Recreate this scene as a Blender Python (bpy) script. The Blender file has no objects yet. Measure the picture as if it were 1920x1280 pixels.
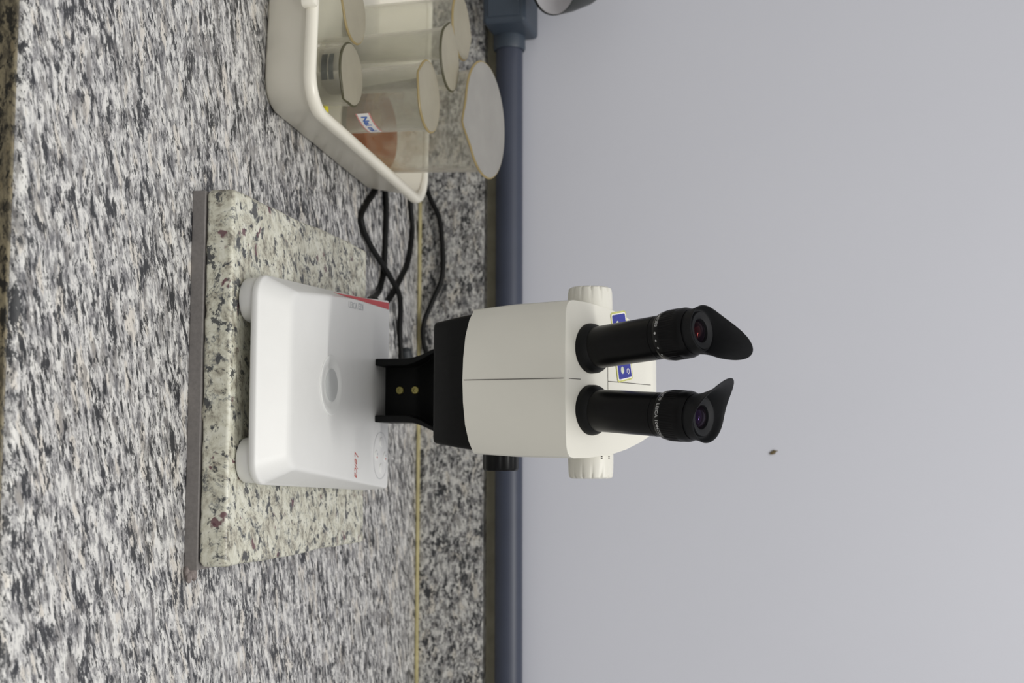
import bpy, bmesh, math, random
from math import sin, cos, pi, radians, sqrt
from mathutils import Vector, Matrix

# ------------------------------------------------------------------ camera, world, lights, exposure
S = bpy.context.scene
COL = S.collection
S.view_settings.view_transform = 'Standard'
S.view_settings.look = 'None'
S.view_settings.gamma = 1.0
S.view_settings.use_curve_mapping = False
S.view_settings.exposure = 0.0

cam_d = bpy.data.cameras.new('camera')
cam = bpy.data.objects.new('camera', cam_d)
COL.objects.link(cam)
FW = Vector((-0.09022231, 0.97014686, -0.2251111))
RT = Vector((0.99592085, 0.08817407, -0.01915714))
UP = Vector((-0.00126373, 0.22592124, 0.97414475))
# the camera was held on its side: picture right is up in the room
cx, cy, cz = UP, -RT, -FW
cam.matrix_world = Matrix(((cx.x, cy.x, cz.x, 0), (cx.y, cy.y, cz.y, 0), (cx.z, cy.z, cz.z, 0.5), (0, 0, 0, 1)))
cam_d.sensor_fit = 'HORIZONTAL'
cam_d.sensor_width = 22.3
cam_d.lens = 2400 / 1920 * 22.3
cam_d.clip_start = 0.01
cam_d.dof.use_dof = True
cam_d.dof.focus_distance = 1.05
cam_d.dof.aperture_fstop = 5.6
S.camera = cam

world = bpy.data.worlds.new('room_light')
S.world = world
world.use_nodes = True
bg = world.node_tree.nodes['Background']
bg.inputs['Color'].default_value = (1.0, 0.985, 0.955, 1)
bg.inputs['Strength'].default_value = 0.46


def area(name, loc, target, sx, sy, power, color=(1, 1, 1)):
    l = bpy.data.lights.new(name, 'AREA')
    l.shape = 'RECTANGLE'
    l.size, l.size_y = sx, sy
    l.energy = power
    l.color = color
    o = bpy.data.objects.new(name, l)
    COL.objects.link(o)
    o.location = loc
    o.rotation_euler = (Vector(target) - Vector(loc)).to_track_quat('-Z', 'Y').to_euler()
    return o


# ceiling fluorescent tubes, running parallel to the back wall, with an added soft fill
area('ceiling_tube', (0.32, 0.52, 2.0), (0.32, 0.62, 0), 0.62, 0.05, 13, (1.0, 0.985, 0.95))
area('ceiling_fill', (0.2, 0.05, 2.3), (0.2, 0.06, 0), 3.2, 2.4, 27, (1.0, 0.99, 0.97))  # added broad overhead fill, stands in for diffuse ceiling light
area('ceiling_tube_behind', (0.5, -1.3, 2.0), (0.4, 1.2, 0.3), 1.2, 0.06, 8, (1.0, 0.985, 0.95))

# ------------------------------------------------------------------ helpers


def link(o):
    COL.objects.link(o)
    return o


def tag(o, label=None, cat=None, group=None, kind=None):
    if label: o['label'] = label
    if cat: o['category'] = cat
    if group: o['group'] = group
    if kind: o['kind'] = kind
    return o


def empty(name, loc, label, cat, group=None, rz=0.0):
    o = bpy.data.objects.new(name, None)
    o.empty_display_size = 0.02
    link(o)
    o.location = loc
    o.rotation_euler = (0, 0, rz)
    return tag(o, label, cat, group)


def obj(name, bm, m, parent=None, org=(0, 0, 0), smooth=True, bevel=0, segs=3, angle=30, sub=0):
    """one mesh object; bm is in room coordinates, org is the thing's own origin"""
    org = Vector(org)
    if org.length:
        bmesh.ops.translate(bm, verts=bm.verts, vec=-org)
    bmesh.ops.recalc_face_normals(bm, faces=bm.faces)
    me = bpy.data.meshes.new(name)
    bm.to_mesh(me)
    bm.free()
    me.materials.append(m)
    if smooth:
        me.polygons.foreach_set('use_smooth', [True] * len(me.polygons))
        me.set_sharp_from_angle(angle=radians(38))
    o = link(bpy.data.objects.new(name, me))
    if parent is not None:
        o.parent = parent
    elif org.length:
        o.location = org
    if bevel:
        b = o.modifiers.new('bevel', 'BEVEL')
        b.width = bevel
        b.segments = segs
        b.limit_method = 'ANGLE'
        b.angle_limit = radians(angle)
        b.harden_normals = False
        if smooth:
            me.set_sharp_from_angle(angle=radians(179))
            w = o.modifiers.new('normals', 'WEIGHTED_NORMAL')
            w.keep_sharp = True
    if sub:
        s_ = o.modifiers.new('sub', 'SUBSURF')
        s_.levels = s_.render_levels = sub
    return o


def add_box(bm, x0, x1, y0, y1, z0, z1):
    v = [bm.verts.new(p) for p in ((x0, y0, z0), (x1, y0, z0), (x1, y1, z0), (x0, y1, z0),
                                   (x0, y0, z1), (x1, y0, z1), (x1, y1, z1), (x0, y1, z1))]
    for f in ((0, 3, 2, 1), (4, 5, 6, 7), (0, 1, 5, 4), (1, 2, 6, 5), (2, 3, 7, 6), (3, 0, 4, 7)):
        bm.faces.new([v[i] for i in f])
    return v


def box(*a):
    bm = bmesh.new()
    add_box(bm, *a)
    return bm


def add_loft(bm, rings, cap0=True, cap1=True, closed=True):
    vr = [[bm.verts.new(p) for p in r] for r in rings]
    n = len(vr[0])
    for a, b in zip(vr, vr[1:]):
        for i in range(n if closed else n - 1):
            j = (i + 1) % n
            bm.faces.new((a[i], a[j], b[j], b[i]))
    if cap0: bm.faces.new(vr[0][::-1])
    if cap1: bm.faces.new(vr[-1])
    return vr


def loft(rings, cap0=True, cap1=True, closed=True):
    bm = bmesh.new()
    add_loft(bm, rings, cap0, cap1, closed)
    return bm


def frame(axis, ref=(1, 0, 0)):
    a = Vector(axis).normalized()
    e1 = Vector(ref) - a * Vector(ref).dot(a)
    e1.normalize()
    return e1, a.cross(e1), a


def add_lathe(bm, prof, org, axis=(0, 0, 1), ref=(1, 0, 0), n=48, cap0=True, cap1=True, rfun=None):
    """prof: list of (radius, height along axis)"""
    e1, e2, a = frame(axis, ref)
    o = Vector(org)
    rings = []
    for k, (r, h) in enumerate(prof):
        ring = []
        for i in range(n):
            t = 2 * pi * i / n
            rr, hh = (r, h) if rfun is None else rfun(k, r, h, t)
            ring.append(o + e1 * (rr * cos(t)) + e2 * (rr * sin(t)) + a * hh)
        rings.append(ring)
    return add_loft(bm, rings, cap0, cap1)


def lathe(prof, org, axis=(0, 0, 1), **k):
    bm = bmesh.new()
    add_lathe(bm, prof, org, axis, **k)
    return bm


def catmull(pts, sub=10):
    P = [Vector(p) for p in pts]
    P = [P[0] * 2 - P[1]] + P + [P[-1] * 2 - P[-2]]
    out = []
    for i in range(1, len(P) - 2):
        p0, p1, p2, p3 = P[i - 1:i + 3]
        for k in range(sub):
            t = k / sub
            out.append(0.5 * ((2 * p1) + (p2 - p0) * t + (2 * p0 - 5 * p1 + 4 * p2 - p3) * t * t
                              + (3 * p1 - p0 - 3 * p2 + p3) * t ** 3))
    out.append(P[-2])
    return out


def tube(pts, r, n=12, sub=10):
    path = catmull(pts, sub)
    rings = []
    e = Vector((0, 0, 1))
    for i, p in enumerate(path):
        t = (path[min(i + 1, len(path) - 1)] - path[max(i - 1, 0)]).normalized()
        e = e - t * e.dot(t)
        if e.length < 1e-4: e = Vector((1, 0, 0)) - t * t.x
        e.normalize()
        b = t.cross(e)
        rings.append([p + e * (r * cos(2 * pi * k / n)) + b * (r * sin(2 * pi * k / n)) for k in range(n)])
    return loft(rings)


def rrect(hx, hy, r, n=8, cx=0.0, cy=0.0):
    """rounded rectangle outline, counter-clockwise"""
    out = []
    for sx, sy, a0 in ((1, 1, 0), (-1, 1, 90), (-1, -1, 180), (1, -1, 270)):
        for k in range(n + 1):
            a = radians(a0 + 90 * k / n)
            out.append((cx + sx * (hx - r) + r * cos(a), cy + sy * (hy - r) + r * sin(a)))
    return out


def text_bm(body, size, extrude=0.0, shear=0.0, spacing=1.0, bold=0.0):
    c = bpy.data.curves.new('t', 'FONT')
    c.body = body
    c.size = size
    c.extrude = extrude
    c.shear = shear
    c.space_character = spacing
    c.offset = bold
    c.align_x = 'CENTER'
    c.align_y = 'CENTER'
    c.resolution_u = 3
    o = link(bpy.data.objects.new('t', c))
    dg = bpy.context.evaluated_depsgraph_get()
    dg.update()
    me = bpy.data.meshes.new_from_object(o.evaluated_get(dg))
    bm = bmesh.new()
    bm.from_mesh(me)
    bpy.data.objects.remove(o)
    bpy.data.curves.remove(c)
    bpy.data.meshes.remove(me)
    return bm


def place(bm, org, ex, ey):
    """lay a flat mesh (x, y, z) on a plane with the axes ex, ey"""
    ex, ey = Vector(ex).normalized(), Vector(ey).normalized()
    ez = ex.cross(ey)
    o = Vector(org)
    for v in bm.verts:
        v.co = o + ex * v.co.x + ey * v.co.y + ez * v.co.z
    return bm


# ------------------------------------------------------------------ materials


def nd(nt, typ, **k):
    n = nt.nodes.new(typ)
    for a, b in k.items():
        if a.startswith('i_'):
            n.inputs[a[2:].replace('_', ' ')].default_value = b
        else:
            setattr(n, a, b)
    return n


def ramp(nt, fac, stops, interp='LINEAR'):
    r = nt.nodes.new('ShaderNodeValToRGB')
    r.color_ramp.interpolation = interp
    el = r.color_ramp.elements
    while len(el) < len(stops): el.new(0.5)
    for e, (p, c) in zip(el, stops):
        e.position = p
        e.color = (c, c, c, 1) if isinstance(c, (int, float)) else (*c, 1)
    nt.links.new(fac, r.inputs[0])
    return r.outputs[0]


def mixc(nt, fac, a, b, mode='MIX'):
    m = nt.nodes.new('ShaderNodeMix')
    m.data_type = 'RGBA'
    m.blend_type = mode
    for s, v in ((0, fac), (6, a), (7, b)):
        if isinstance(v, bpy.types.NodeSocket):
            nt.links.new(v, m.inputs[s])
        elif s == 0:
            m.inputs[0].default_value = v
        else:
            m.inputs[s].default_value = (*v, 1)
    return m.outputs[2]


def new_mat(name):
    m = bpy.data.materials.new(name)
    m.use_nodes = True
    nt = m.node_tree
    return m, nt, nt.nodes['Principled BSDF']


def plastic(name, color, rough=0.4, spec=0.5, var=0.04, scale=120, bump=0.0, bscale=900, metal=0.0, coat=0.0):
    m, nt, b = new_mat(name)
    tc = nd(nt, 'ShaderNodeTexCoord')
    n = nd(nt, 'ShaderNodeTexNoise', i_Scale=scale, i_Detail=4.0)
    nt.links.new(tc.outputs['Object'], n.inputs['Vector'])
    lo = tuple(c * (1 - var) for c in color)
    hi = tuple(min(1, c * (1 + var)) for c in color)
    nt.links.new(ramp(nt, n.outputs['Fac'], [(0.3, lo), (0.7, hi)]), b.inputs['Base Color'])
    b.inputs['Roughness'].default_value = rough
    b.inputs['Specular IOR Level'].default_value = spec
    b.inputs['Metallic'].default_value = metal
    b.inputs['Coat Weight'].default_value = coat
    if bump:
        n2 = nd(nt, 'ShaderNodeTexNoise', i_Scale=bscale, i_Detail=2.0)
        nt.links.new(tc.outputs['Object'], n2.inputs['Vector'])
        bp = nd(nt, 'ShaderNodeBump', i_Strength=bump, i_Distance=0.0006)
        nt.links.new(n2.outputs['Fac'], bp.inputs['Height'])
        nt.links.new(bp.outputs[0], b.inputs['Normal'])
    return m


def sheer(name, color, clear=0.6, rough=0.2, stain=None, through=(0.97, 0.97, 0.95)):
    """cloudy plastic or glass: part see-through, part milky, with a glossy skin"""
    m, nt, b = new_mat(name)
    nt.nodes.remove(b)
    out = nt.nodes['Material Output']
    tc = nd(nt, 'ShaderNodeTexCoord')
    n = nd(nt, 'ShaderNodeTexNoise', i_Scale=35.0, i_Detail=4.0)
    nt.links.new(tc.outputs['Object'], n.inputs['Vector'])
    col = ramp(nt, n.outputs['Fac'], [(0.35, tuple(c * 0.93 for c in color)), (0.65, color)])
    fac = clear
    if stain:
        zlo, zhi, scol = stain
        sx = nd(nt, 'ShaderNodeSeparateXYZ')
        nt.links.new(tc.outputs['Object'], sx.inputs[0])
        n3 = nd(nt, 'ShaderNodeTexNoise', i_Scale=38.0, i_Detail=3.0)
        nt.links.new(tc.outputs['Object'], n3.inputs['Vector'])
        band = nd(nt, 'ShaderNodeMapRange', i_From_Min=zlo, i_From_Max=zhi, i_To_Min=0.85, i_To_Max=0.1)
        nt.links.new(sx.outputs[2], band.inputs['Value'])
        mu = nd(nt, 'ShaderNodeMath', operation='MULTIPLY')
        nt.links.new(band.outputs[0], mu.inputs[0])
        lowm = nd(nt, 'ShaderNodeMapRange', i_From_Min=zlo - 0.012, i_From_Max=zlo, i_To_Min=0.0, i_To_Max=1.0)
        nt.links.new(sx.outputs[2], lowm.inputs['Value'])
        m0 = nd(nt, 'ShaderNodeMath', operation='MULTIPLY')
        nt.links.new(lowm.outputs[0], m0.inputs[0])
        nt.links.new(ramp(nt, n3.outputs['Fac'], [(0.38, 0.1), (0.58, 1.0)]), m0.inputs[1])
        nt.links.new(m0.outputs[0], mu.inputs[1])
        col = mixc(nt, mu.outputs[0], col, scol)
        fm = nd(nt, 'ShaderNodeMath', operation='MULTIPLY_ADD')
        nt.links.new(mu.outputs[0], fm.inputs[0])
        fm.inputs[1].default_value = -0.45 * clear
        fm.inputs[2].default_value = clear
        fac = fm.outputs[0]
    dif = nd(nt, 'ShaderNodeBsdfDiffuse')
    tr = nd(nt, 'ShaderNodeBsdfTranslucent')
    tp = nd(nt, 'ShaderNodeBsdfTransparent', i_Color=(*through, 1))
    nt.links.new(col, dif.inputs['Color'])
    nt.links.new(col, tr.inputs['Color'])
    m1 = nd(nt, 'ShaderNodeMixShader', i_Fac=0.5)
    nt.links.new(dif.outputs[0], m1.inputs[1])
    nt.links.new(tr.outputs[0], m1.inputs[2])
    m2 = nd(nt, 'ShaderNodeMixShader')
    le = nd(nt, 'ShaderNodeLayerWeight', i_Blend=0.5)
    pe = nd(nt, 'ShaderNodeMath', operation='POWER')
    nt.links.new(le.outputs['Facing'], pe.inputs[0])
    pe.inputs[1].default_value = 3.0
    me_ = nd(nt, 'ShaderNodeMath', operation='MULTIPLY_ADD')
    nt.links.new(pe.outputs[0], me_.inputs[0])
    me_.inputs[1].default_value = -0.55
    me_.inputs[2].default_value = 1.0
    mf = nd(nt, 'ShaderNodeMath', operation='MULTIPLY')
    nt.links.new(me_.outputs[0], mf.inputs[0])
    if isinstance(fac, float):
        mf.inputs[1].default_value = fac
    else:
        nt.links.new(fac, mf.inputs[1])
    nt.links.new(mf.outputs[0], m2.inputs[0])
    nt.links.new(m1.outputs[0], m2.inputs[1])
    nt.links.new(tp.outputs[0], m2.inputs[2])
    gl = nd(nt, 'ShaderNodeBsdfGlossy', i_Roughness=rough)
    lw = nd(nt, 'ShaderNodeLayerWeight', i_Blend=0.5)
    pw = nd(nt, 'ShaderNodeMath', operation='POWER')
    nt.links.new(lw.outputs['Facing'], pw.inputs[0])
    pw.inputs[1].default_value = 5.0
    fr = nd(nt, 'ShaderNodeMath', operation='MULTIPLY_ADD')
    nt.links.new(pw.outputs[0], fr.inputs[0])
    fr.inputs[1].default_value = 0.25
    fr.inputs[2].default_value = 0.035
    m3 = nd(nt, 'ShaderNodeMixShader')
    nt.links.new(fr.outputs[0], m3.inputs[0])
    nt.links.new(m2.outputs[0], m3.inputs[1])
    nt.links.new(gl.outputs[0], m3.inputs[2])
    nt.links.new(m3.outputs[0], out.inputs['Surface'])
    return m


def stretched(nt, rz, stretch, warp=0.0, wscale=12.0, rot=None):
    tc = nd(nt, 'ShaderNodeTexCoord')
    src = tc.outputs['Object']
    if warp:
        wn = nd(nt, 'ShaderNodeTexNoise', i_Scale=wscale, i_Detail=2.0)
        nt.links.new(src, wn.inputs['Vector'])
        vs = nd(nt, 'ShaderNodeVectorMath', operation='SUBTRACT')
        nt.links.new(wn.outputs['Color'], vs.inputs[0])
        vs.inputs[1].default_value = (0.5, 0.5, 0.5)
        vm = nd(nt, 'ShaderNodeVectorMath', operation='SCALE')
        nt.links.new(vs.outputs[0], vm.inputs[0])
        vm.inputs['Scale'].default_value = warp
        va = nd(nt, 'ShaderNodeVectorMath', operation='ADD')
        nt.links.new(src, va.inputs[0])
        nt.links.new(vm.outputs[0], va.inputs[1])
        src = va.outputs[0]
    mp = nd(nt, 'ShaderNodeMapping')
    mp.vector_type = 'POINT'
    mp.inputs['Rotation'].default_value = rot or (0, 0, rz)
    nt.links.new(src, mp.inputs['Vector'])
    mp2 = nd(nt, 'ShaderNodeMapping')
    mp2.inputs['Scale'].default_value = stretch
    nt.links.new(mp.outputs[0], mp2.inputs['Vector'])
    return mp2.outputs[0]


def granite(name, rz, stretch, tint=(1, 1, 1), k=1.0):
    """streaky white, grey and black granite"""
    m, nt, b = new_mat(name)
    v = stretched(nt, rz, stretch, warp=0.010, wscale=30)

    def noise(scale, det, ro, off):
        mq = nd(nt, 'ShaderNodeMapping')
        mq.inputs['Location'].default_value = (off, off * 0.6, off * 0.3)
        nt.links.new(v, mq.inputs[0])
        n = nd(nt, 'ShaderNodeTexNoise', i_Scale=scale * k, i_Detail=det, i_Roughness=ro)
        nt.links.new(mq.outputs[0], n.inputs['Vector'])
        return n.outputs['Fac']
    # pale and mid grey mineral grains
    c = ramp(nt, noise(150, 7, 0.72, 0), [(0.38, (0.15, 0.15, 0.16)), (0.45, (0.32, 0.315, 0.32)), (0.50, (0.54, 0.535, 0.535)), (0.57, (0.74, 0.73, 0.71))])
    c = mixc(nt, ramp(nt, noise(85, 3, 0.5, 1.9), [(0.585, 0.0), (0.64, 0.85)]), c, (0.68, 0.64, 0.585))
    c = mixc(nt, ramp(nt, noise(120, 4, 0.55, 3.1), [(0.56, 0.0), (0.61, 0.65)]), c, (0.20, 0.19, 0.185))
    # broken bands of black mica
    mica = noise(210, 7, 0.74, 5.7)
    band = noise(62, 3, 0.55, 7.3)
    mm = nd(nt, 'ShaderNodeMath', operation='MULTIPLY_ADD')
    nt.links.new(band, mm.inputs[0])
    mm.inputs[1].default_value = 0.42
    nt.links.new(mica, mm.inputs[2])
    c = mixc(nt, ramp(nt, mm.outputs[0], [(0.738, 0.0), (0.762, 0.7), (0.79, 0.97)]), c, (0.026, 0.028, 0.033))
    c = mixc(nt, ramp(nt, noise(380, 3, 0.6, 9.1), [(0.60, 0.0), (0.64, 0.9)]), c, (0.04, 0.04, 0.045))
    c = mixc(nt, 1.0, c, tint, 'MULTIPLY')
    nt.links.new(c, b.inputs['Base Color'])
    b.inputs['Roughness'].default_value = 0.34
    b.inputs['Specular IOR Level'].default_value = 0.4
    return m


def slab_granite(name):
    m, nt, b = new_mat(name)
    v = stretched(nt, radians(-30), (0.8, 1.1, 1.0), warp=0.02, wscale=25)
    base = nd(nt, 'ShaderNodeTexNoise', i_Scale=95.0, i_Detail=7.0, i_Roughness=0.68)
    d = nd(nt, 'ShaderNodeTexNoise', i_Scale=98.0, i_Detail=6.0, i_Roughness=0.64)
    r = nd(nt, 'ShaderNodeTexNoise', i_Scale=62.0, i_Detail=3.0)
    w = nd(nt, 'ShaderNodeTexNoise', i_Scale=48.0, i_Detail=5.0, i_Roughness=0.6)
    s = nd(nt, 'ShaderNodeTexNoise', i_Scale=300.0, i_Detail=3.0)
    for i, n in enumerate((base, d, r, w, s)):
        mq = nd(nt, 'ShaderNodeMapping')
        mq.inputs['Location'].default_value = (i * 2.3, i * 1.1, i * 0.7)
        nt.links.new(v, mq.inputs[0])
        nt.links.new(mq.outputs[0], n.inputs['Vector'])
    c = ramp(nt, base.outputs['Fac'], [(0.35, (0.19, 0.175, 0.14)), (0.43, (0.42, 0.40, 0.325)), (0.50, (0.57, 0.56, 0.46)),
                                       (0.62, (0.68, 0.675, 0.585))])
    # thin dark veins
    vein = ramp(nt, w.outputs['Fac'], [(0.470, 0.0), (0.50, 0.85), (0.53, 0.0)])
    gate = ramp(nt, d.outputs['Fac'], [(0.46, 0.0), (0.53, 1.0)])
    vg = nd(nt, 'ShaderNodeMath', operation='MULTIPLY')
    nt.links.new(vein, vg.inputs[0])
    nt.links.new(gate, vg.inputs[1])
    c = mixc(nt, vg.outputs[0], c, (0.12, 0.13, 0.14))
    c = mixc(nt, ramp(nt, d.outputs['Fac'], [(0.570, 0.0), (0.60, 0.92)]), c, (0.04, 0.043, 0.05))
    c = mixc(nt, ramp(nt, r.outputs['Fac'], [(0.655, 0.0), (0.69, 0.9)]), c, (0.11, 0.035, 0.05))
    c = mixc(nt, ramp(nt, s.outputs['Fac'], [(0.625, 0.0), (0.68, 0.8)]), c, (0.08, 0.08, 0.075))
    nt.links.new(c, b.inputs['Base Color'])
    b.inputs['Roughness'].default_value = 0.34
    return m


def wall_paint(name):
    m, nt, b = new_mat(name)
    tc = nd(nt, 'ShaderNodeTexCoord')
    n = nd(nt, 'ShaderNodeTexNoise', i_Scale=3.0, i_Detail=5.0)
    nt.links.new(tc.outputs['Object'], n.inputs['Vector'])
    nt.links.new(ramp(nt, n.outputs['Fac'], [(0.3, (0.59, 0.60, 0.66)), (0.7, (0.605, 0.615, 0.675))]), b.inputs['Base Color'])
    n2 = nd(nt, 'ShaderNodeTexNoise', i_Scale=420.0, i_Detail=2.0)
    nt.links.new(tc.outputs['Object'], n2.inputs['Vector'])
    bp = nd(nt, 'ShaderNodeBump', i_Strength=0.08, i_Distance=0.001)
    nt.links.new(n2.outputs['Fac'], bp.inputs['Height'])
    nt.links.new(bp.outputs[0], b.inputs['Normal'])
    b.inputs['Roughness'].default_value = 0.7
    b.inputs['Specular IOR Level'].default_value = 0.2
    return m


M = dict(
    wall=wall_paint('painted_wall'),
    counter=granite('streaky_granite', radians(-18), (0.36, 1.0, 1.0), tint=(0.93, 0.93, 0.92)),
    splash=granite('backsplash_granite', 0.0, (0.50, 1.0, 1.0), tint=(0.80, 0.80, 0.78), k=1.15),
    slab=slab_granite('cream_granite'),
    grout=plastic('yellow_grout', (0.42, 0.37, 0.20), 0.8, 0.2, 0.15, 60),
    mortar=plastic('olive_mortar', (0.30, 0.28, 0.21), 0.9, 0.1, 0.15, 40),
    foam=plastic('grey_foam', (0.195, 0.182, 0.175), 0.75, 0.2, 0.10, 300, 0.2),
    white=plastic('white_plastic', (0.725, 0.725, 0.71), 0.38, 0.5, 0.01, 60, 0.10, 1600),
    cream=plastic('cream_plastic', (0.685, 0.67, 0.605), 0.40, 0.5, 0.015, 25),
    black=plastic('black_plastic', (0.0055, 0.0058, 0.006), 0.5, 0.16, 0.1, 200, 0.15, 1500),
    satin=plastic('black_satin_metal', (0.0035, 0.0035, 0.004), 0.34, 0.15, 0.1, 200),
    rubber=plastic('black_rubber', (0.008, 0.0085, 0.010), 0.6, 0.2, 0.1, 300),
    gap=plastic('seam_dark', (0.10, 0.095, 0.085), 0.9, 0.1, 0.05),
    ink=plastic('white_print', (0.55, 0.55, 0.55), 0.6, 0.2, 0.02),
    greyink=plastic('grey_print', (0.46, 0.47, 0.49), 0.6, 0.2, 0.02),
    redink=plastic('red_print', (0.46, 0.055, 0.035), 0.5, 0.3, 0.03),
    redacc=plastic('red_accent', (0.50, 0.05, 0.055), 0.42, 0.4, 0.03),
    brass=plastic('brass', (0.34, 0.30, 0.11), 0.35, 0.5, 0.1, 500, metal=1.0),
    frost=plastic('frosted_disc', (0.70, 0.705, 0.69), 0.3, 0.5, 0.02, 60),
    frostdark=plastic('frosted_disc_centre', (0.50, 0.51, 0.505), 0.3, 0.5, 0.02, 60),
    pipe=plastic('blue_grey_pvc', (0.043, 0.051, 0.078), 0.40, 0.4, 0.06, 30),
    boxm=plastic('blue_grey_box', (0.045, 0.060, 0.082), 0.45, 0.4, 0.06, 30),
    cord=plastic('black_cord', (0.005, 0.005, 0.005), 0.5, 0.2, 0.1, 80),
    tray=plastic('milky_tray', (0.92, 0.89, 0.79), 0.26, 0.5, 0.03, 14),
    lampm=plastic('lamp_black', (0.016, 0.019, 0.017), 0.4, 0.5, 0.1, 80),
    lampin=plastic('lamp_inside', (0.80, 0.79, 0.82), 0.5, 0.4, 0.03, 40),
    speck=plastic('brown_speck', (0.14, 0.11, 0.06), 0.8, 0.2, 0.3, 400),
    bluelab=plastic('blue_label', (0.028, 0.035, 0.26), 0.45, 0.4, 0.10, 200),
    yellowlab=plastic('yellow_label_edge', (0.50, 0.50, 0.16), 0.5, 0.4, 0.25, 160),
    palelab=plastic('pale_label_print', (0.55, 0.58, 0.45), 0.5, 0.4, 0.10, 200),
    paper=plastic('white_paper', (0.78, 0.76, 0.74), 0.6, 0.3, 0.02),
    pinkpaper=plastic('pink_border', (0.62, 0.28, 0.26), 0.6, 0.3, 0.02),
    blueink=plastic('blue_print', (0.07, 0.16, 0.48), 0.6, 0.3, 0.02),
    greypr=plastic('grey_scale_print', (0.075, 0.08, 0.075), 0.7, 0.2, 0.45, 130),
    yellow=plastic('yellow_plastic', (0.68, 0.60, 0.03), 0.4, 0.5, 0.05),
    cloudy=sheer('cloudy_plastic', (1.0, 0.975, 0.89), 0.915, 0.12),
    clear=sheer('clear_beaker', (0.93, 0.90, 0.82), 0.93, 0.10, stain=(0.040, 0.095, (0.75, 0.60, 0.40))),
    film=sheer('film_beige', (0.57, 0.535, 0.44), 0.30, 0.25),
    filmgrey=sheer('film_grey', (0.54, 0.53, 0.51), 0.28, 0.25),
    rimdark=sheer('rim_olive', (0.16, 0.15, 0.09), 0.15, 0.2),
    rimamber=sheer('rim_amber', (0.56, 0.45, 0.22), 0.25, 0.2),
    amber=sheer('amber_liquid', (0.62, 0.19, 0.001), 0.15, 0.1, through=(0.88, 0.36, 0.01)),
)


def lens_mat(name, tint):
    m, nt, b = new_mat(name)
    tc = nd(nt, 'ShaderNodeTexCoord')
    n = nd(nt, 'ShaderNodeTexNoise', i_Scale=90.0)
    nt.links.new(tc.outputs['Object'], n.inputs['Vector'])
    nt.links.new(ramp(nt, n.outputs['Fac'], [(0.3, (0.004, 0.003, 0.005)), (0.7, (0.006, 0.004, 0.006))]), b.inputs['Base Color'])
    b.inputs['Roughness'].default_value = 0.03
    b.inputs['Specular Tint'].default_value = (*tint, 1)
    b.inputs['Specular IOR Level'].default_value = 0.10
    return m


def milky(m, amount, color):
    nt = m.node_tree
    b, out = nt.nodes['Principled BSDF'], nt.nodes['Material Output']
    t = nd(nt, 'ShaderNodeBsdfTranslucent', i_Color=(*color, 1))
    mx = nd(nt, 'ShaderNodeMixShader', i_Fac=amount)
    nt.links.new(b.outputs[0], mx.inputs[1])
    nt.links.new(t.outputs[0], mx.inputs[2])
    nt.links.new(mx.outputs[0], out.inputs['Surface'])


milky(M['tray'], 0.18, (0.94, 0.90, 0.80))
M['lens_red'] = lens_mat('red_coated_lens', (1.0, 0.10, 0.07))
M['lens_violet'] = lens_mat('violet_coated_lens', (0.45, 0.22, 1.0))

# ------------------------------------------------------------------ the room
WALL_Y = 1.627
SPL_Y = 1.6066
tag(obj('wall_back', box(-2.2, 2.2, WALL_Y, WALL_Y + 0.12, -0.9, 2.3), M['wall'], smooth=False), kind='structure')
tag(obj('floor', box(-2.2, 2.2, -2.6, WALL_Y, -0.95, -0.9), plastic('floor_tile', (0.40, 0.39, 0.37), 0.5, 0.4, 0.06, 6), smooth=False), kind='structure')
tag(obj('trim_1', box(-1.5, 1.5, WALL_Y - 0.003, WALL_Y, 0.088, 0.112), M['mortar'], smooth=False), kind='structure')

ctr = obj('countertop', box(-1.5, 1.5, 0.7315, WALL_Y, -0.045, 0.0), M['counter'], bevel=0.008, segs=5)
tag(ctr, 'streaky white and grey granite worktop under everything', 'countertop')
ed = obj('front_edge', box(-1.5, 1.5, 0.7300, 0.7345, -0.0448, -0.0062), granite('shaded_granite_edge', radians(-18), (0.34, 1.0, 1.0), tint=(0.30, 0.26, 0.17)), ctr, bevel=.002)  # dark warm tint puts the shade on this face into the granite colour
ed['label'] = 'polished front edge, tinted dark with the shade on it'
bsp = obj('backsplash', box(-1.5, 1.5, SPL_Y, WALL_Y - 0.0031, 0.0, 0.0896), M['splash'], bevel=0.0015)
tag(bsp, 'low granite upstand along the wall behind the worktop', 'backsplash')
gr = bmesh.new()
add_box(gr, -1.5, 1.5, SPL_Y - 0.0055, SPL_Y + 0.001, 0.0, 0.0045)
tag(obj('grout_line', gr, M['grout'], bsp, bevel=0.002), 'yellowed grout joint')
# counter cabinet front under the worktop, so that the worktop does not hang in the air
tag(obj('base_cabinet', box(-1.5, 1.5, 0.80, WALL_Y - 0.001, -0.9, -0.0452), M['boxm'], smooth=False),
    'plain cabinet carrying the granite worktop', 'cabinet')

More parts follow.
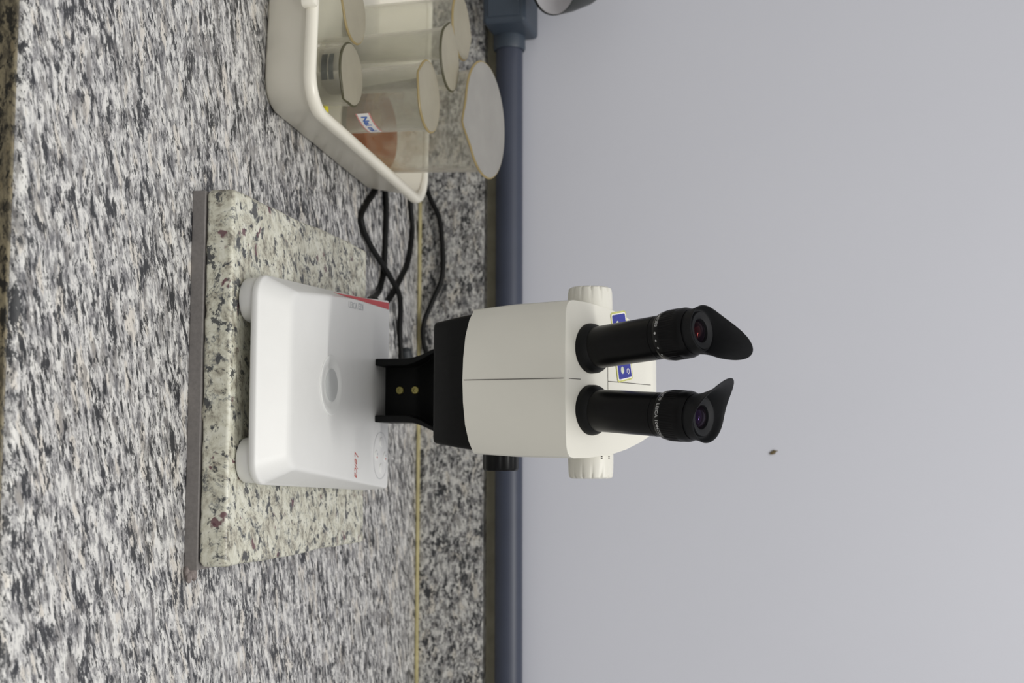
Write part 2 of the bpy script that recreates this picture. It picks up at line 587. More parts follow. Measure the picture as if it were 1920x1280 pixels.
# ------------------------------------------------------------------ granite slab on its grey mat
SX0, SX1, SY0, SY1 = -0.2228, 0.0893, 0.9705, 1.301
ZS = 0.037
rnd = random.Random(4)
mat_bm = bmesh.new()
add_box(mat_bm, SX0 + 0.0005, SX1 + 0.0025, SY0 - 0.0008, SY1 - 0.004, 0.0, 0.0118)
tag(obj('foam_mat', mat_bm, M['foam'], bevel=0.0008),
    'thin grey mat showing as a dark strip under the cream granite slab', 'mat')
cr = bmesh.new()
for k in range(9):
    x, y, z = SX1 + 0.003 + rnd.random() * 0.006, SY0 + rnd.random() * 0.012, 0.0015 + rnd.random() * 0.004
    r = 0.002 + rnd.random() * 0.002
    mtx = Matrix.Translation((x, y, z)) @ Matrix.Diagonal((r * 1.6, r, r * .8, 1))
    bmesh.ops.create_icosphere(cr, subdivisions=2, radius=1.0, matrix=mtx)
for v in cr.verts: v.co.z = max(v.co.z, 0.0002)
tag(obj('torn_edge', cr, plastic('torn_foam', (0.22, 0.19, 0.18), 0.9, 0.1, 0.3, 400), bpy.data.objects['foam_mat']),
    'crumbled right end of the mat')


def slab_mesh():
    """rectangle with wandering hand-cut edges"""
    out = []
    def edge(a, b, n, amp):
        d = Vector((b[0] - a[0], b[1] - a[1]))
        nrm = Vector((d.y, -d.x)).normalized()
        ph = rnd.random() * 6
        for k in range(n):
            t = k / n
            w = amp * (sin(t * 9 + ph) + 0.6 * sin(t * 23 + 2 * ph) + rnd.uniform(-.4, .4)) * min(1, 6 * t, 6 * (1 - t))
            out.append((a[0] + d.x * t + nrm.x * w, a[1] + d.y * t + nrm.y * w))
    edge((SX0, SY0 + .003), (SX0 + .003, SY0), 2, 0)
    edge((SX0 + .003, SY0), (SX1 - .004, SY0), 40, 0.0004)
    edge((SX1 - .004, SY0), (SX1, SY0 + .004), 2, 0)
    edge((SX1, SY0 + .004), (SX1, SY1), 24, 0.0008)
    edge((SX1, SY1), (SX0, SY1), 24, 0.0010)
    edge((SX0, SY1), (SX0, SY0 + .003), 24, 0.0010)
    rings = [[(x, y, 0.0124 + 0.0004 * sin(x * 300)) for x, y in out], [(x, y, ZS) for x, y in out]]
    return loft(rings)


sl = obj('granite_slab', slab_mesh(), M['slab'], bevel=0.0035, segs=3, angle=50)
tag(sl, 'loose cream granite slab with black and burgundy flecks under the microscope', 'stone slab')

# ------------------------------------------------------------------ the stereo microscope
CX = -0.065
ORG = (CX, 1.13, ZS)
mic = empty('stereo_microscope', ORG, 'white and black stereo microscope standing on the cream granite slab', 'microscope')


def part(name, bm, m, parent=mic, label=None, **k):
    o = obj(name, bm, m, parent, ORG, **k)
    if label: o['label'] = label
    return o


def base_outline(yf, yb, wf, wb, rf, rb, n=8):
    """plan of the base: widens to the back, rounded corners"""
    pts = []
    def corner(x, y, sx, sy, r, a0):
        for k in range(n + 1):
            a = radians(a0 + 90 * k / n)
            pts.append((x - sx * r + r * cos(a), y - sy * r + r * sin(a)))
    corner(CX + wb, yb, 1, 1, rb, 0)
    corner(CX - wb, yb, -1, 1, rb, 90)
    corner(CX - wf, yf, -1, -1, rf, 180)
    corner(CX + wf, yf, 1, -1, rf, 270)
    return pts


def ring(o, z):
    return [(x, y, z) for x, y in o]


TOPZ = 0.078
base = part('base', loft([
    ring(base_outline(.9815, 1.260, .0845, .096, .018, .006), .0500),
    ring(base_outline(.9785, 1.262, .0872, .098, .020, .007), .0508),
    ring(base_outline(.9776, 1.262, .0879, .0985, .021, .007), .0522),
    ring(base_outline(.9776, 1.262, .0880, .0985, .021, .007), .0560),
    ring(base_outline(.9780, 1.262, .0876, .0984, .021, .007), .0570),
    ring(base_outline(.9790, 1.2618, .0868, .0982, .0205, .0065), .0577),
    ring(base_outline(.9810, 1.2615, .0858, .0980, .020, .006), .0594),
    ring(base_outline(.9975, 1.258, .0768, .0968, .0165, .005), .0752),
    ring(base_outline(1.0000, 1.2572, .0754, .0963, .016, .0045), .0770),
    ring(base_outline(1.0035, 1.2562, .0736, .0956, .015, .0042), .0778),
    ring(base_outline(1.0080, 1.255, .0715, .0948, .013, .004), TOPZ)]), M['white'])
base.data.set_sharp_from_angle(angle=radians(80))
for sx in (-1, 1):
    for yy, ww in ((1.0, .0675), (1.235, .072)):
        part('foot', lathe([(.0150, ZS), (.0182, ZS + .0012), (.0190, ZS + .003), (.0190, .0512)], (CX + sx * ww, yy, 0)), M['white'], base,
             label='short white round foot')
# stage disc
st = bmesh.new()
add_lathe(st, [(.0272, TOPZ - .002), (.0272, TOPZ + .0006), (.0266, TOPZ + .0011), (.0215, TOPZ + .0011), (.0205, TOPZ + .0004)], (CX, 1.0925, 0), n=64)
stage = part('stage_plate', st, M['frost'], base, label='round frosted glass stage plate')
part('stage_centre', lathe([(.0150, TOPZ + .0002), (.0150, TOPZ + .0009)], (CX, 1.0925, 0), n=48), M['frostdark'], base,
     label='darker round window in the stage plate')
# red corner wedge
rd = bmesh.new()
f0 = [(-.1503, 1.0975), (-.1522, 1.2535), (-.1592, 1.2535)]
add_loft(rd, [[(x, y, TOPZ - .001) for x, y in f0], [(x, y, TOPZ + .0004) for x, y in f0]])
part('red_wedge', rd, M['redacc'], base, label='red wedge-shaped flash on the left edge', smooth=False)
# writing on the base
bm = text_bm('LEICA', .0085, 0.0001, spacing=1.1)
part('model_lettering', place(bm, (-.1440, 1.1470, TOPZ + .0002), (-.03, 1, 0), (-1, -.03, 0)), M['greyink'], base, smooth=False, label='grey printed lettering')
bm = text_bm('EZ4', .0088, 0.0001, bold=0.0002)
part('model_lettering', place(bm, (-.1450, 1.1690, TOPZ + .0002), (-.03, 1, 0), (-1, -.03, 0)), M['greyink'], base, smooth=False, label='bold grey lettering')
bm = text_bm('Leica', .0120, 0.0001, shear=0.55, bold=-0.0001)
for v in bm.verts: v.co.y *= 1.15
part('script_lettering', place(bm, (.0060, 1.1610, TOPZ + .0002), (1, 0, 0), (0, 1, 0)), M['redink'], base, smooth=False, label='red slanted script lettering')
# keypad
kp = bmesh.new()
ro = rrect(.0235, .0205, .0195, 10, -.0017, 1.2320)
ri = rrect(.0230, .0200, .0190, 10, -.0017, 1.2320)
vo = [kp.verts.new((x, y, TOPZ + .0003)) for x, y in ro]
vi = [kp.verts.new((x, y, TOPZ + .0003)) for x, y in ri]
for i in range(len(vo)):
    j = (i + 1) % len(vo)
    kp.faces.new((vo[i], vo[j], vi[j], vi[i]))
part('keypad_outline', kp, M['greyink'], base, smooth=False, label='thin grey ring printed round the keys')
for (x, y) in ((-.0151, 1.2347), (-.0022, 1.2204), (-.0006, 1.2465), (.0112, 1.2339)):
    part('key', lathe([(.0052, TOPZ), (.0050, TOPZ + .0007), (.0040, TOPZ + .0010)], (x, y, 0), n=24), M['white'], base)
for (x, y, mm) in ((-.0022, 1.2204, 'ink'), (-.0006, 1.2465, 'ink')):
    part('key_mark', lathe([(.0012, TOPZ), (.0012, TOPZ + .0012)], (x - .001, y, 0), n=12), M['greyink'], base)
    part('key_mark', lathe([(.0010, TOPZ), (.0010, TOPZ + .0012)], (x + .0022, y - .001, 0), n=12), M['redink'], base)

# column, a channel open to the front
KX = CX - .0015


def chan(z, ho, hi, yf, yp, yb, xr=.0):
    return [(KX - ho, yf, z), (KX - hi, yf, z), (KX - hi, yp, z), (KX + hi, yp, z), (KX + hi, yf, z), (KX + ho, yf, z), (KX + ho, yb, z), (KX - ho, yb, z)]


colm = part('column', loft([
    chan(.0778, .0317, .0248, 1.2135, 1.245, 1.262),
    chan(.1090, .0317, .0248, 1.2135, 1.245, 1.262),
    chan(.1160, .0323, .0262, 1.2135, 1.243, 1.262),
    chan(.1260, .0350, .0300, 1.2125, 1.236, 1.262),
    chan(.1360, .0395, .0350, 1.2120, 1.226, 1.262),
    chan(.1460, .0430, .0390, 1.2110, 1.218, 1.262),
    chan(.1900, .0450, .0420, 1.2050, 1.212, 1.262)]), M['black'], bevel=.0012, segs=2, angle=40)
for z in (.0940, .1103):
    sc = bmesh.new()
    add_lathe(sc, [(.0044, 0), (.0044, .0012), (.0036, .0020), (.0018, .0020), (.0016, .0010)], (KX - .0015, 1.2452, z), axis=(0, -1, 0), n=6 * 4)
    part('screw', sc, M['brass'], colm, label='brass screw')
# black lower housing
hb = []
for z, hw, yf in ((.1810, .0520, 1.072), (.1830, .0530, 1.070), (.2000, .0560, 1.066), (.2260, .0598, 1.060)):
    o = []
    for x, y in rrect(hw, (1.262 - yf) / 2, .005, 5, CX, (1.262 + yf) / 2):
        o.append((x, y, z))
    hb.append(o)
housing = part('lower_housing', loft(hb), M['black'], label='matte black lower housing')
fk = bmesh.new()


def flut(n_, dep):
    return lambda k, r, h, t: (r - (dep if (0 < k and cos(n_ * t) > .3) else 0) if r > .012 else r, h)


for sx in (-1, 1):
    fk = bmesh.new()
    add_lathe(fk, [(.0060, .050), (.0062, .056), (.0150, .0565), (.0172, .058), (.0172, .0755), (.0160, .0775), (.006, .0778)],
              (CX, 1.20, .2105), axis=(sx, 0, 0), ref=(0, 0, 1), n=60, rfun=lambda k, r, h, t: (r * (1 - .05 * max(0, cos(10 * t))) if k in (3, 4, 5) else r, h))
    part('focus_knob', fk, M['satin'], label='black ribbed focus knob')

# head -----------------------------------------------------------
half = [(.0, 1.0320, 0.), (.020, 1.0320, 0.06), (.040, 1.0324, .25), (.055, 1.0330, .6), (.0610, 1.0345, .85), (.0642, 1.0372, .95), (.0655, 1.0420, 1.), (.0652, 1.060, 1.),
        (.0635, 1.075, 1.), (.0612, 1.0935, 1.), (.0582, 1.108, 1.), (.0548, 1.1195, 1.), (.0512, 1.131, 1.), (.0465, 1.1425, 1.), (.0420, 1.152, 1.), (.0375, 1.164, 1.),
        (.0345, 1.185, 1.), (.0335, 1.205, 1.)]
outl = [(x, y, w) for x, y, w in half] + [(-x, y, w) for x, y, w in half[::-1][:-1]]
ZB, ZT = .2150, .3900


def head_ring(z):
    t = (z - .2155) / .09
    o = []
    for x, y, w in outl:
        front = max(0., min(1., (1.075 - y) / .043))
        yy = y + front * (.0110 * (1 - t)) + (1 - min(1, max(0, t))) * front * .013 * w
        xx = x * (1 - .055 * (1 - min(1, t)) * (1 if y < 1.1 else .4))
        zz = z + (.0060 * w if t < .05 else 0)
        xx *= 1 + .011 * max(0., 1 - abs(z - .26) / .03)
        o.append((CX + xx, yy, zz))
    return o


hd = loft([head_ring(ZB), head_ring(.26), head_ring(.3055), head_ring(ZT)])
for p0, nrm in (((CX, 1.032, .3055), (0, -.532, 1)), ((CX, 1.082, .3321), (0, -.46, 1)), ((CX, 1.150, .3634), (0, -.10, 1)), ((CX, 1.165, .3640), (0, .75, 1))):
    r = bmesh.ops.bisect_plane(hd, geom=hd.verts[:] + hd.edges[:] + hd.faces[:], plane_co=p0, plane_no=Vector(nrm).normalized(), clear_outer=True)
    ed = [e for e in r['geom_cut'] if isinstance(e, bmesh.types.BMEdge)]
    bmesh.ops.contextual_create(hd, geom=ed)
bmesh.ops.remove_doubles(hd, verts=hd.verts, dist=1e-5)
head = part('head', hd, M['cream'], bevel=.0045, segs=4, angle=28, label='cream white angular head')


def slope(y):
    return .3055 + .532 * (y - 1.032) if y < 1.082 else .3321 + .46 * (y - 1.082)


# dark parting lines of the head's two shells
sm = bmesh.new()
w_ = .00032
def strip(pts, nrm):
    vs = []
    for p in pts:
        p = Vector(p)
        vs.append((p, nrm))
    for (a, _), (b, _) in zip(vs, vs[1:]):
        d = (b - a).normalized()
        s_ = d.cross(Vector(nrm)).normalized() * w_
        n_ = Vector(nrm).normalized() * .00012
        q = [sm.verts.new(v) for v in (a - s_ + n_, a + s_ + n_, b + s_ + n_, b - s_ + n_)]
        sm.faces.new(q)
for nm, pts, nn in (('front', [(CX, 1.0427, .2165), (CX, 1.0372, .2600), (CX, 1.0318, .3040)], (0, -1, .12)),
                    ('face', [(CX, 1.0360, .3055 + .532 * .004), (CX, 1.0500, .3055 + .532 * .018)], (0, -.532, 1)),
                    ('cross', [(CX - .019, 1.0835, slope(1.0835)), (CX + .019, 1.0835, slope(1.0835))], (0, -.46, 1)),
                    ('top', [(CX, 1.0835, slope(1.0835)), (CX, 1.1200, slope(1.12)), (CX, 1.1465, slope(1.1465))], (0, -.46, 1))):
    sm = bmesh.new()
    strip(pts, nn)
    bmesh.ops.remove_doubles(sm, verts=sm.verts, dist=2e-5)
    part('parting_line', sm, M['gap'], head, smooth=False, label='thin dark parting line')

# zoom knobs
for sx in (-1, 1):
    zk = bmesh.new()

    def zr(k, r, h, t):
        if k in (5, 6, 7):
            d = max(0., cos(14 * t)) ** 4 * (.0, .0005, .0018)[k - 5]
            return r - d, h
        return r, h
    add_lathe(zk, [(.0150, .040), (.0192, .0575), (.0195, .0612), (.0190, .0616), (.0196, .0620), (.0196, .0695), (.0193, .0775), (.0186, .0818), (.0165, .0830), (.004, .0832)],
              (CX, 1.0995, .3150), axis=(sx, 0, 0), ref=(0, 0, 1), n=112, rfun=zr)
    zo = part('zoom_knob', zk, M['cream'], label='cream ribbed zoom knob')
    if sx == 1:
        for a in (28, 52):
            for dx in (.0640, .0655):
                t = radians(a)
                b_ = bmesh.new()
                ctr_ = Vector((CX + dx, 1.0995 - .0196 * sin(t), .3150 + .0196 * cos(t)))
                add_box(b_, -.0005, .0005, -.0008, .0008, -.0001, .0001)
                place(b_, ctr_, (1, 0, 0), (0, cos(t), sin(t)))
                part('scale_mark', b_, M['gap'], zo, smooth=False)

# label on the sloping top
lab_o = Vector((-.0965, 1.1030, slope(1.103) + .0002))
lx = Vector((.0556, .0094, .0046)).normalized()
nrm_ = Vector((0, -.46, 1)).normalized()
ly = nrm_.cross(lx).normalized()


def sheet(out, h):
    b_ = bmesh.new()
    add_loft(b_, [[(x, y, 0) for x, y in out], [(x, y, h) for x, y in out]])
    return b_


part('sticker', place(sheet(rrect(.0304, .0124, .003, 5), .0003), lab_o, lx, ly), M['yellowlab'], head, label='yellow bordered blue sticker behind the eyepieces', smooth=False)
part('sticker_print', place(sheet(rrect(.0290, .0112, .002, 5), .0004), lab_o, lx, ly), M['paper'], head, smooth=False)
part('sticker_print', place(sheet(rrect(.0280, .0103, .0015, 5), .0005), lab_o, lx, ly), M['bluelab'], head, smooth=False)
for (u, v, a, b2) in ((.0205, -.0035, .0032, .0024), (-.0195, -.003, .003, .0022), (-.012, .004, .003, .002), (.003, .000, .004, .003)):
    part('sticker_print', place(sheet([(u + a * cos(k * pi / 8), v + b2 * sin(k * pi / 8)) for k in range(16)], .0006), lab_o, lx, ly), M['palelab'], head, smooth=False)
rg = bmesh.new()
for k in range(20):
    a0, a1 = 2 * pi * k / 24, 2 * pi * (k + 1) / 24
    q = [rg.verts.new((.0225 + r_ * cos(a), .0050 + r_ * .8 * sin(a), .0007)) for a, r_ in ((a0, .0026), (a1, .0026), (a1, .0018), (a0, .0018))]
    rg.faces.new(q)
part('sticker_print', place(rg, lab_o, lx, ly), M['paper'], head, smooth=False)

# eyepieces -----------------------------------------------------
EL = radians(62)


def eyepiece(sx, phi0, wgr, wgh, wp, lens_m, mark, label):
    o = Vector((CX - .0006 + sx * .0258, 1.0622, .3215))
    ax = Vector((sx * .075, -cos(EL), sin(EL))).normalized()
    e1, e2, a = frame(ax)          # e1 to the right, e2 backwards and up
    kw = dict(org=o, axis=ax, n=72)
    tubeo = part('eyepiece', lathe([(.0172, -.006), (.0172, .004), (.0176, .0062), (.0178, .0700), (.0174, .0702), (.0174, .0710), (.0178, .0712), (.0178, .0775), (.0160, .0785), (.016, .100)], **kw),
                 M['satin'], label=label)
    part('flange', lathe([(.0205, -.010), (.0212, .0030), (.0206, .0052), (.0185, .0085), (.0170, .0098)], **kw), M['black'], tubeo)
    # setting ring: printed band, then fine knurl

    def kn(k, r, h, t):
        return (r - (.00035 if cos(60 * t) > 0 else 0) if k in (5, 6) else r, h)
    part('setting_ring', lathe([(.0176, .0748), (.0186, .0755), (.0196, .0780), (.0203, .0822), (.0204, .0832), (.0205, .0836), (.0205, .0935), (.0203, .0945),
                                (.0203, .0985), (.0196, .1010), (.0182, .1028), (.0160, .1030)], **{**kw, 'n': 240}, rfun=kn), M['satin'], tubeo)
    # rubber eyecup with a raised wing
    th0 = radians(90) - phi0
    prof = []
    NB = 96

    def wing(t):
        c = (1 + cos(t - th0)) / 2
        return c ** wp + .13 * ((1 + sin(t)) / 2) ** 1.5 * (1 - c ** wp)

    rings = []
    # (radius, height, wing radius gain, wing height gain) round the low side and the raised wing
    for (r, h, gr_, gh) in ((.0165, .1020, 0, 0), (.0178, .1032, 0, 0), (.0183, .1060, .0, 0), (.0188, .1095, .04, .10), (.0192, .1112, .22, .35), (.0194, .1122, .48, .65), (.0195, .1128, .92, .97),
                            (.0192, .1132, 1., 1.), (.0187, .1130, .93, .98), (.0184, .1124, .45, .65), (.0180, .1114, .18, .35), (.0174, .1104, .03, .10), (.0168, .1096, 0, 0),
                            (.0160, .1092, 0, 0), (.0153, .1092, 0, 0), (.0152, .1106, 0, 0), (.0146, .1114, 0, 0), (.0122, .1110, 0, 0), (.0096, .1098, 0, 0), (.0090, .1075, 0, 0)):
        rg_ = []
        for i in range(NB):
            t = 2 * pi * i / NB
            w = wing(t)
            rr, hh = r + gr_ * wgr * w, h + gh * wgh * w
            rg_.append(o + e1 * (rr * cos(t)) + e2 * (rr * sin(t)) + a * hh)
        rings.append(rg_)
    part('eyecup', loft(rings, cap0=True, cap1=False), M['rubber'], tubeo, label='soft black rubber eyecup with a raised wing')
    # convex lens
    R, ra = .0130, .0092
    pr = []
    for k in range(9):
        rr = ra * (1 - k / 8.5)
        pr.append((rr, .1076 + sqrt(R * R - rr * rr) - sqrt(R * R - ra * ra)))
    part('lens', lathe(pr, **kw), M[lens_m], tubeo, label='coated glass lens')

    # printing wrapped round the band
    def wrap(bm, t_mid, h0):
        for v in bm.verts:
            x, y = v.co.x, v.co.y
            hh = h0 + y
            rr = .0196 + (.0203 - .0196) * (hh - .078) / .0042 + .00012
            t = t_mid + x / .0200
            v.co = o + e1 * (rr * cos(t)) + e2 * (rr * sin(t)) + a * hh
        return bm
    front = -pi / 2
    if mark == 'text':
        bm = text_bm('10x/20  LEICA 10447282  M', .0043, spacing=1.04, bold=.00004)
        part('printing', wrap(bm, front + .08, .0800), M['ink'], tubeo, smooth=False, label='fine white printed lettering')
    else:
        bm = text_bm('LEICA 10447282', .0043, spacing=1.04, bold=.00004)
        part('printing', wrap(bm, front - 1.05, .0800), M['ink'], tubeo, smooth=False, label='fine white printed lettering')
        for tt, rr in ((-.03, .00105), (.27, .00085), (.58, .0008), (.93, .0007)):
            d_ = bmesh.new()
            bmesh.ops.create_circle(d_, cap_ends=True, segments=16, radius=rr)
            part('printed_dot', wrap(d_, front + tt, .0795), M['ink'], tubeo, smooth=False, label='round white dot')


eyepiece(-1, radians(44), .0105, .0285, 4.2, 'lens_red', 'dots', 'left black eyepiece tube marked with white dots')
eyepiece(1, radians(-98), .0125, .0225, 4.2, 'lens_violet', 'text', 'right black eyepiece tube with a printed line of text')

# ------------------------------------------------------------------ white tray
TL = (-.4527, 1.278, 0.0)
TRZ = radians(-4)
tray = empty('tray', TL, 'milky white plastic tray full of beakers left of the microscope', 'tray', rz=TRZ)
HX, HY = .145, .186


def tr(inset_x, inset_y, r, z, back=0.0):
    return [(x, y, z) for x, y in rrect(HX - inset_x, HY - inset_y, r, 10, 0, back)]


obj('tray_body', loft([tr(.018, 0.0330, .026, 0.0, -.007), tr(.0155, 0.0295, .029, .0012, -.007), tr(.0135, 0.0270, .030, .004, -.007), tr(.0080, .0085, .032, .052), tr(.0100, .0105, .030, .055),
                       tr(.0165, 0.0305, .027, .0045, -.007), tr(.0190, 0.0335, .024, .0030, -.007)]), M['tray'], tray)
obj('tray_rim', loft([tr(.0070, .0070, .033, .0490), tr(.0010, .0010, .037, .0492), tr(.0, .0, .038, .0515), tr(.0002, .0002, .038, .0555), tr(.0018, .0018, .037, .0582), tr(.0045, .0045, .035, .0594),
                      tr(.0080, .0080, .033, .0590), tr(.0105, .0105, .031, .0570), tr(.0112, .0112, .031, .0540), tr(.0098, .0098, .031, .0500)], cap0=False, cap1=False), M['tray'], tray)
hl = bmesh.new()
for sy in (-1,):
    o_ = rrect(.060, .0055, .005, 6, -.012, sy * (HY + .0015))
    add_loft(hl, [[(x, y, z) for x, y in rrect(.060 - i_, .0060 - i_, .0045 - i_ * .6, 6, -.012, sy * (HY + .0020))] for i_, z in ((.002, .0462), (.0, .0475), (.0, .0580), (.0012, .0602), (.003, .0608))])
obj('tray_handle', hl, M['tray'], tray)['label'] = 'thicker grip moulded on the front rim'

# ------------------------------------------------------------------ beakers


def beaker(name, loc, r_bot, r_top, r_rim, h, wall_m, rim_m, film_m, label, spout_a, group='beakers standing in the white tray', spout=.006, swide=.42, sdrop=.0):
    root = empty(name, loc, label, 'beaker', group)
    n = 72
    hs = spout

    def rf(k, r, h_, t):
        d = (t - spout_a + pi) % (2 * pi) - pi
        w = max(0., 1 - abs(d) / swide) ** 1.3
        zf = min(1.1, max(0., (h_ - (h - 3 * hs)) / (3 * hs)))
        return r + hs * w * zf ** 1.6, h_ - sdrop * w * zf
    t_ = .0016
    prof = [(.004, .0), (r_bot - .004, .0), (r_bot - .001, .0008), (r_bot, .004)]
    for k in range(1, 13):
        f = k / 12
        prof.append((r_bot + (r_top - r_bot) * f, .004 + (h - .012 - .004) * f))
    prof += [(r_top + (r_rim - r_top) * .35, h - .006), (r_rim - .0006, h - .0015)]
    inner = [(r_rim - t_ - .0004, h - .0015), (r_top - t_, h - .010), (r_bot - t_, .006), (r_bot - .006, .0035), (.003, .003)]
    obj('beaker_wall', lathe(prof + inner, (0, 0, 0), n=n, rfun=rf), wall_m, root)
    rp = [(r_rim - .0022, h - .0016), (r_rim, h - .0018), (r_rim + .0006, h - .0008), (r_rim, h), (r_rim - .0014, h + .0002), (r_rim - .0024, h - .0006), (r_rim - .0022, h - .0016)]
    obj('beaker_rim', lathe(rp, (0, 0, 0), n=n, rfun=rf, cap0=False, cap1=False), rim_m, root)
    fp = [(r_rim - .0012, h + .0002), (r_rim - .0012, h + .0005), (r_rim * .5, h + .0004), (.002, h + .0003)]
    o_ = obj('beaker_cover', lathe(fp, (0, 0, 0), n=n, rfun=rf), film_m, root)
    o_['label'] = 'cloudy sheet across the mouth'
    return root


def copy_thing(src, loc, label, rz):
    r = src.copy()
    link(r)
    r.location = loc
    r.rotation_euler = (0, 0, rz)
    r['label'] = label
    for ch in list(src.children):
        c = ch.copy()
        link(c)
        c.parent = r
    return r


FZ = .0032
bB = beaker('beaker', (-.368, 1.142, FZ), .0265, .0290, .0305, .0725, M['cloudy'], M['rimdark'], M['film'],
            'short cloudy beaker at the front right corner of the tray, with dark printed patches', radians(-35))
bA = copy_thing(bB, (-.432, 1.149, FZ), 'short cloudy beaker at the front of the tray, cut off by the picture edge', radians(-60))
for ch in bA.children:
    if ch.name.startswith('beaker_rim'):
        ch.data = ch.data.copy()
        ch.data.materials[0] = M['rimamber']
bC = beaker('beaker', (-.362, 1.211, FZ), .0315, .0335, .0362, .130, M['cloudy'], M['rimamber'], M['film'],
            'tall cloudy beaker with a small white and blue sticker', radians(-110), spout=.005)
bE = copy_thing(bC, (-.4170, 1.263, FZ + .0002), 'tall cloudy beaker with a dark rim, right behind the stickered beaker', radians(290))
bF = copy_thing(bC, (-.474, 1.332, FZ + .0002), 'tall cloudy beaker furthest back in the tray, at the picture edge', radians(200))
bE.scale = (.95, .95, 1.05)
for ch in bE.children:
    if ch.name.startswith('beaker_rim'):
        ch.data = ch.data.copy()
        ch.data.materials[0] = M['rimdark']
bG = beaker('beaker', (-.3695, 1.352, FZ + .0042), .0480, .0560, .0640, .1530, M['clear'], M['rimamber'], M['filmgrey'],
            'largest beaker, clear with a wide flared rim and amber liquid at the bottom', radians(-74), spout=.0085, swide=.40, sdrop=.002)
bG.rotation_euler = (radians(5), 0, 0)
lq = obj('amber_liquid', lathe([(.003, .0040), (.043, .0040), (.0455, .0075), (.0472, .0270), (.0460, .0273), (.003, .0271)], (0, 0, 0), n=64), M['amber'], bG)
lq['label'] = 'amber brown liquid'
# dark printed scale on the front short beaker
for z0, z1 in ((.0520, .0580), (.0595, .0645)):
    b_ = bmesh.new()
    rings = []
    for z in (z0, z1):
        rr = .0265 + (.0290 - .0265) * z / .072 + .0003
        rings.append([(rr * cos(radians(a)), rr * sin(radians(a)), z) for a in range(-118, -62, 4)])
    add_loft(b_, rings, False, False, closed=False)
    obj('printed_patch', b_, M['greypr'], bB)['label'] = 'dark printed patch'


def wrapped(rr, a0, a1, z0, z1, m, parent, name, tilt=0.0, label=None):
    b_ = bmesh.new()
    rings = []
    for z in (z0, z1):
        rings.append([(rr * cos(radians(a0 + (a1 - a0) * k / 12)), rr * sin(radians(a0 + (a1 - a0) * k / 12)), z + tilt * (k / 12 - .5)) for k in range(13)])
    add_loft(b_, rings, False, False, closed=False)
    o_ = obj(name, b_, m, parent)
    if label: o_['label'] = label
    return o_


RC = .0335
stk = wrapped(RC, -52, -2, .0640, .0790, M['pinkpaper'], bC, 'sticker', .006, 'white sticker with a pink edge and blue print')
wrapped(RC + .00015, -52, -2, .0655, .0775, M['paper'], bC, 'sticker_face', .006)
bm = text_bm('Nal ml', .0085, bold=.0003)
for v in bm.verts:
    a = radians(-27) + v.co.x / RC
    v.co = Vector(((RC + .0004) * cos(a), (RC + .0004) * sin(a), .0712 + v.co.y + v.co.x * .2))
obj('sticker_print', bm, M['blueink'], bC, smooth=False)

# small yellow piece lying in the tray corner
yb_ = bmesh.new()
add_lathe(yb_, [(.0055, 0), (.0066, .0006), (.0070, .006), (.0062, .022), (.0056, .034), (.0045, .0375), (.0015, .038)], (0, 0, 0), n=24)
yo = obj('bottle_cap', yb_, M['yellow'])
yo.location = (-.3425, 1.168, FZ)
tag(yo, 'slim bright yellow cap on the tray floor behind the front right beaker', 'cap')

# ------------------------------------------------------------------ power cords
CR = .0034
c1 = tube([(-.168, 1.300, .0455), (-.177, 1.345, .029), (-.187, 1.400, .013), (-.200, 1.440, CR + .0006), (-.226, 1.456, CR), (-.269, 1.461, CR), (-.300, 1.4625, CR), (-.322, 1.4585, CR), (-.3285, 1.443, CR), (-.320, 1.4265, CR), (-.307, 1.411, CR),
           (-.293, 1.391, CR), (-.272, 1.373, CR), (-.248, 1.396, CR + .002), (-.2165, 1.453, CR + .0085), (-.195, 1.496, CR + .0075), (-.157, 1.519, CR), (-.125, 1.527, CR), (-.095, 1.53, CR)], CR)
cord1 = tag(obj('power_cord', c1, M['cord']), 'black power cord looping from the microscope base to the tray corner and back', 'cord')
pl = bmesh.new()
add_lathe(pl, [(.004, -.014), (.0072, -.012), (.0080, .000), (.0072, .012), (.0045, .020)], (-.1625, 1.2865, .0495), axis=(-.35, .9, -.40), n=20)
obj('plug', pl, M['cord'], cord1)
pc = bmesh.new()
add_lathe(pc, [(.004, -.02), (.0075, -.016), (.0080, .010), (.005, .020)], (-.118, 1.537, .0085), axis=(1, .3, 0.1), n=20)
obj('connector', pc, plastic('dark_grey_connector', (0.03, 0.034, 0.038), 0.5, 0.4, 0.1, 100), cord1)
c2 = tube([(-.150, 1.415, CR), (-.176, 1.450, CR), (-.2015, 1.492, CR), (-.224, 1.521, CR), (-.250, 1.551, CR), (-.294, 1.568, CR), (-.330, 1.558, CR), (-.372, 1.558, CR), (-.385, 1.580, CR + .004),
           (-.362, 1.597, .010), (-.338, 1.5985, .019), (-.313, 1.6005, .030), (-.270, 1.6005, .035), (-.235, 1.6005, .034), (-.207, 1.6000, .023), (-.179, 1.5975, .012), (-.158, 1.597, .010),
           (-.137, 1.598, .014), (-.123, 1.599, .026), (-.112, 1.5995, .032), (-.098, 1.599, .024), (-.088, 1.597, .010), (-.078, 1.585, CR), (-.07, 1.56, CR)], CR)
tag(obj('power_cord', c2, M['cord']), 'black power cord running along the granite upstand behind the tray', 'cord')

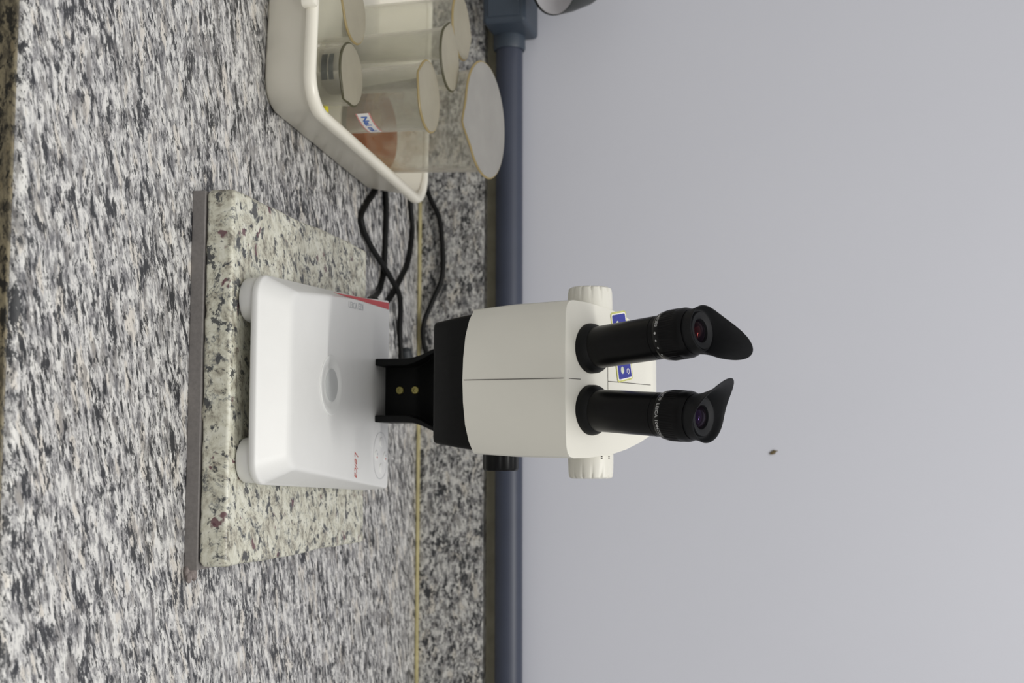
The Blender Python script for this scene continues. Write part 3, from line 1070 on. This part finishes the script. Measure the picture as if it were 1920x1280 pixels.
# ------------------------------------------------------------------ conduit, box, lamp, speck on the wall
PR = .0176
pb = lathe([(PR, -1.4), (PR, 1.4)], (.0, WALL_Y - PR - .0012, .1228), axis=(1, 0, 0), ref=(0, 0, 1), n=48)
bmesh.ops.bisect_plane(pb, geom=pb.verts[:] + pb.edges[:] + pb.faces[:], plane_co=(-.556, 0, 0), plane_no=(-1, 0, 0), clear_outer=True)
tag(obj('conduit_pipe', pb, M['pipe']), 'blue-grey conduit pipe running along the wall above the upstand', 'pipe')
jb = obj('junction_box', box(-.680, -.5535, 1.5475, WALL_Y, .1010, .1580), M['boxm'], bevel=.006, segs=4)
tag(jb, 'blue-grey electrical box on the wall at the picture edge', 'electrical box')
cl = lathe([(PR + .0006, 0), (.0212, .0), (.0212, .018), (.0200, .0205), (PR + .0003, .0205)], (-.556, WALL_Y - PR - .0012, .1228), axis=(1, 0, 0), ref=(0, 0, 1), n=48, cap0=False, cap1=False)
obj('pipe_collar', cl, M['boxm'], jb)
lidb = box(-.672, -.5615, 1.5455, 1.5480, .1085, .1505)
obj('cover_plate', lidb, M['boxm'], jb, bevel=.0012)

LO = Vector((-.5800, 1.500, .2035))
la = Vector((-.22, .80, .52)).normalized()
lamp = empty('desk_lamp', (-.80, 1.48, 0), 'black lamp shade with a pale inside at the picture edge, before the wall', 'lamp')
LORG = (-.80, 1.48, 0)
lamp_shade = obj('lamp_shade', lathe([(.0372, .0), (.0378, .0), (.0380, .0015), (.0335, .028), (.0250, .060), (.016, .080), (.006, .084), (.005, .082), (.0150, .0775), (.0238, .0585), (.0325, .027), (.0368, .002)], LO, axis=la, n=64, cap0=False, cap1=False), M['lampm'], lamp, LORG)
obj('lamp_reflector', lathe([(.0364, .0030), (.0320, .0268), (.0232, .0580), (.0140, .0760), (.003, .0772)], LO, axis=la, n=64, cap0=False), M['lampin'], lamp, LORG)['label'] = 'pale inside of the shade'
tip = LO + la * .082
obj('lamp_arm', tube([tip, tip + la * .02, tip + Vector((-.06, .02, .05)), (-.74, 1.53, .30), (-.79, 1.50, .20), (-.80, 1.48, .015)], .005), M['lampm'], lamp, LORG)
obj('lamp_base', lathe([(.055, 0), (.058, .003), (.057, .012), (.045, .018), (.008, .022)], LORG, n=48), M['lampm'], lamp, LORG)

sp = bmesh.new()
bmesh.ops.create_icosphere(sp, subdivisions=3, radius=1.0)
for v in sp.verts:
    c = v.co
    k = 1 + .18 * sin(5 * c.x + 1) + .12 * sin(7 * c.z)
    v.co = Vector((c.x * .0024 * k, c.y * .0012, c.z * .0048 * k * (1 - .25 * c.x)))
bmesh.ops.rotate(sp, verts=sp.verts, cent=(0, 0, 0), matrix=Matrix.Rotation(radians(-24), 3, 'Y'))
spo = obj('wall_speck', sp, M['speck'])
spo.location = (-.0066, WALL_Y - .0009, .4557)
tag(spo, 'tiny brown speck stuck on the bare grey wall right of the microscope', 'speck')
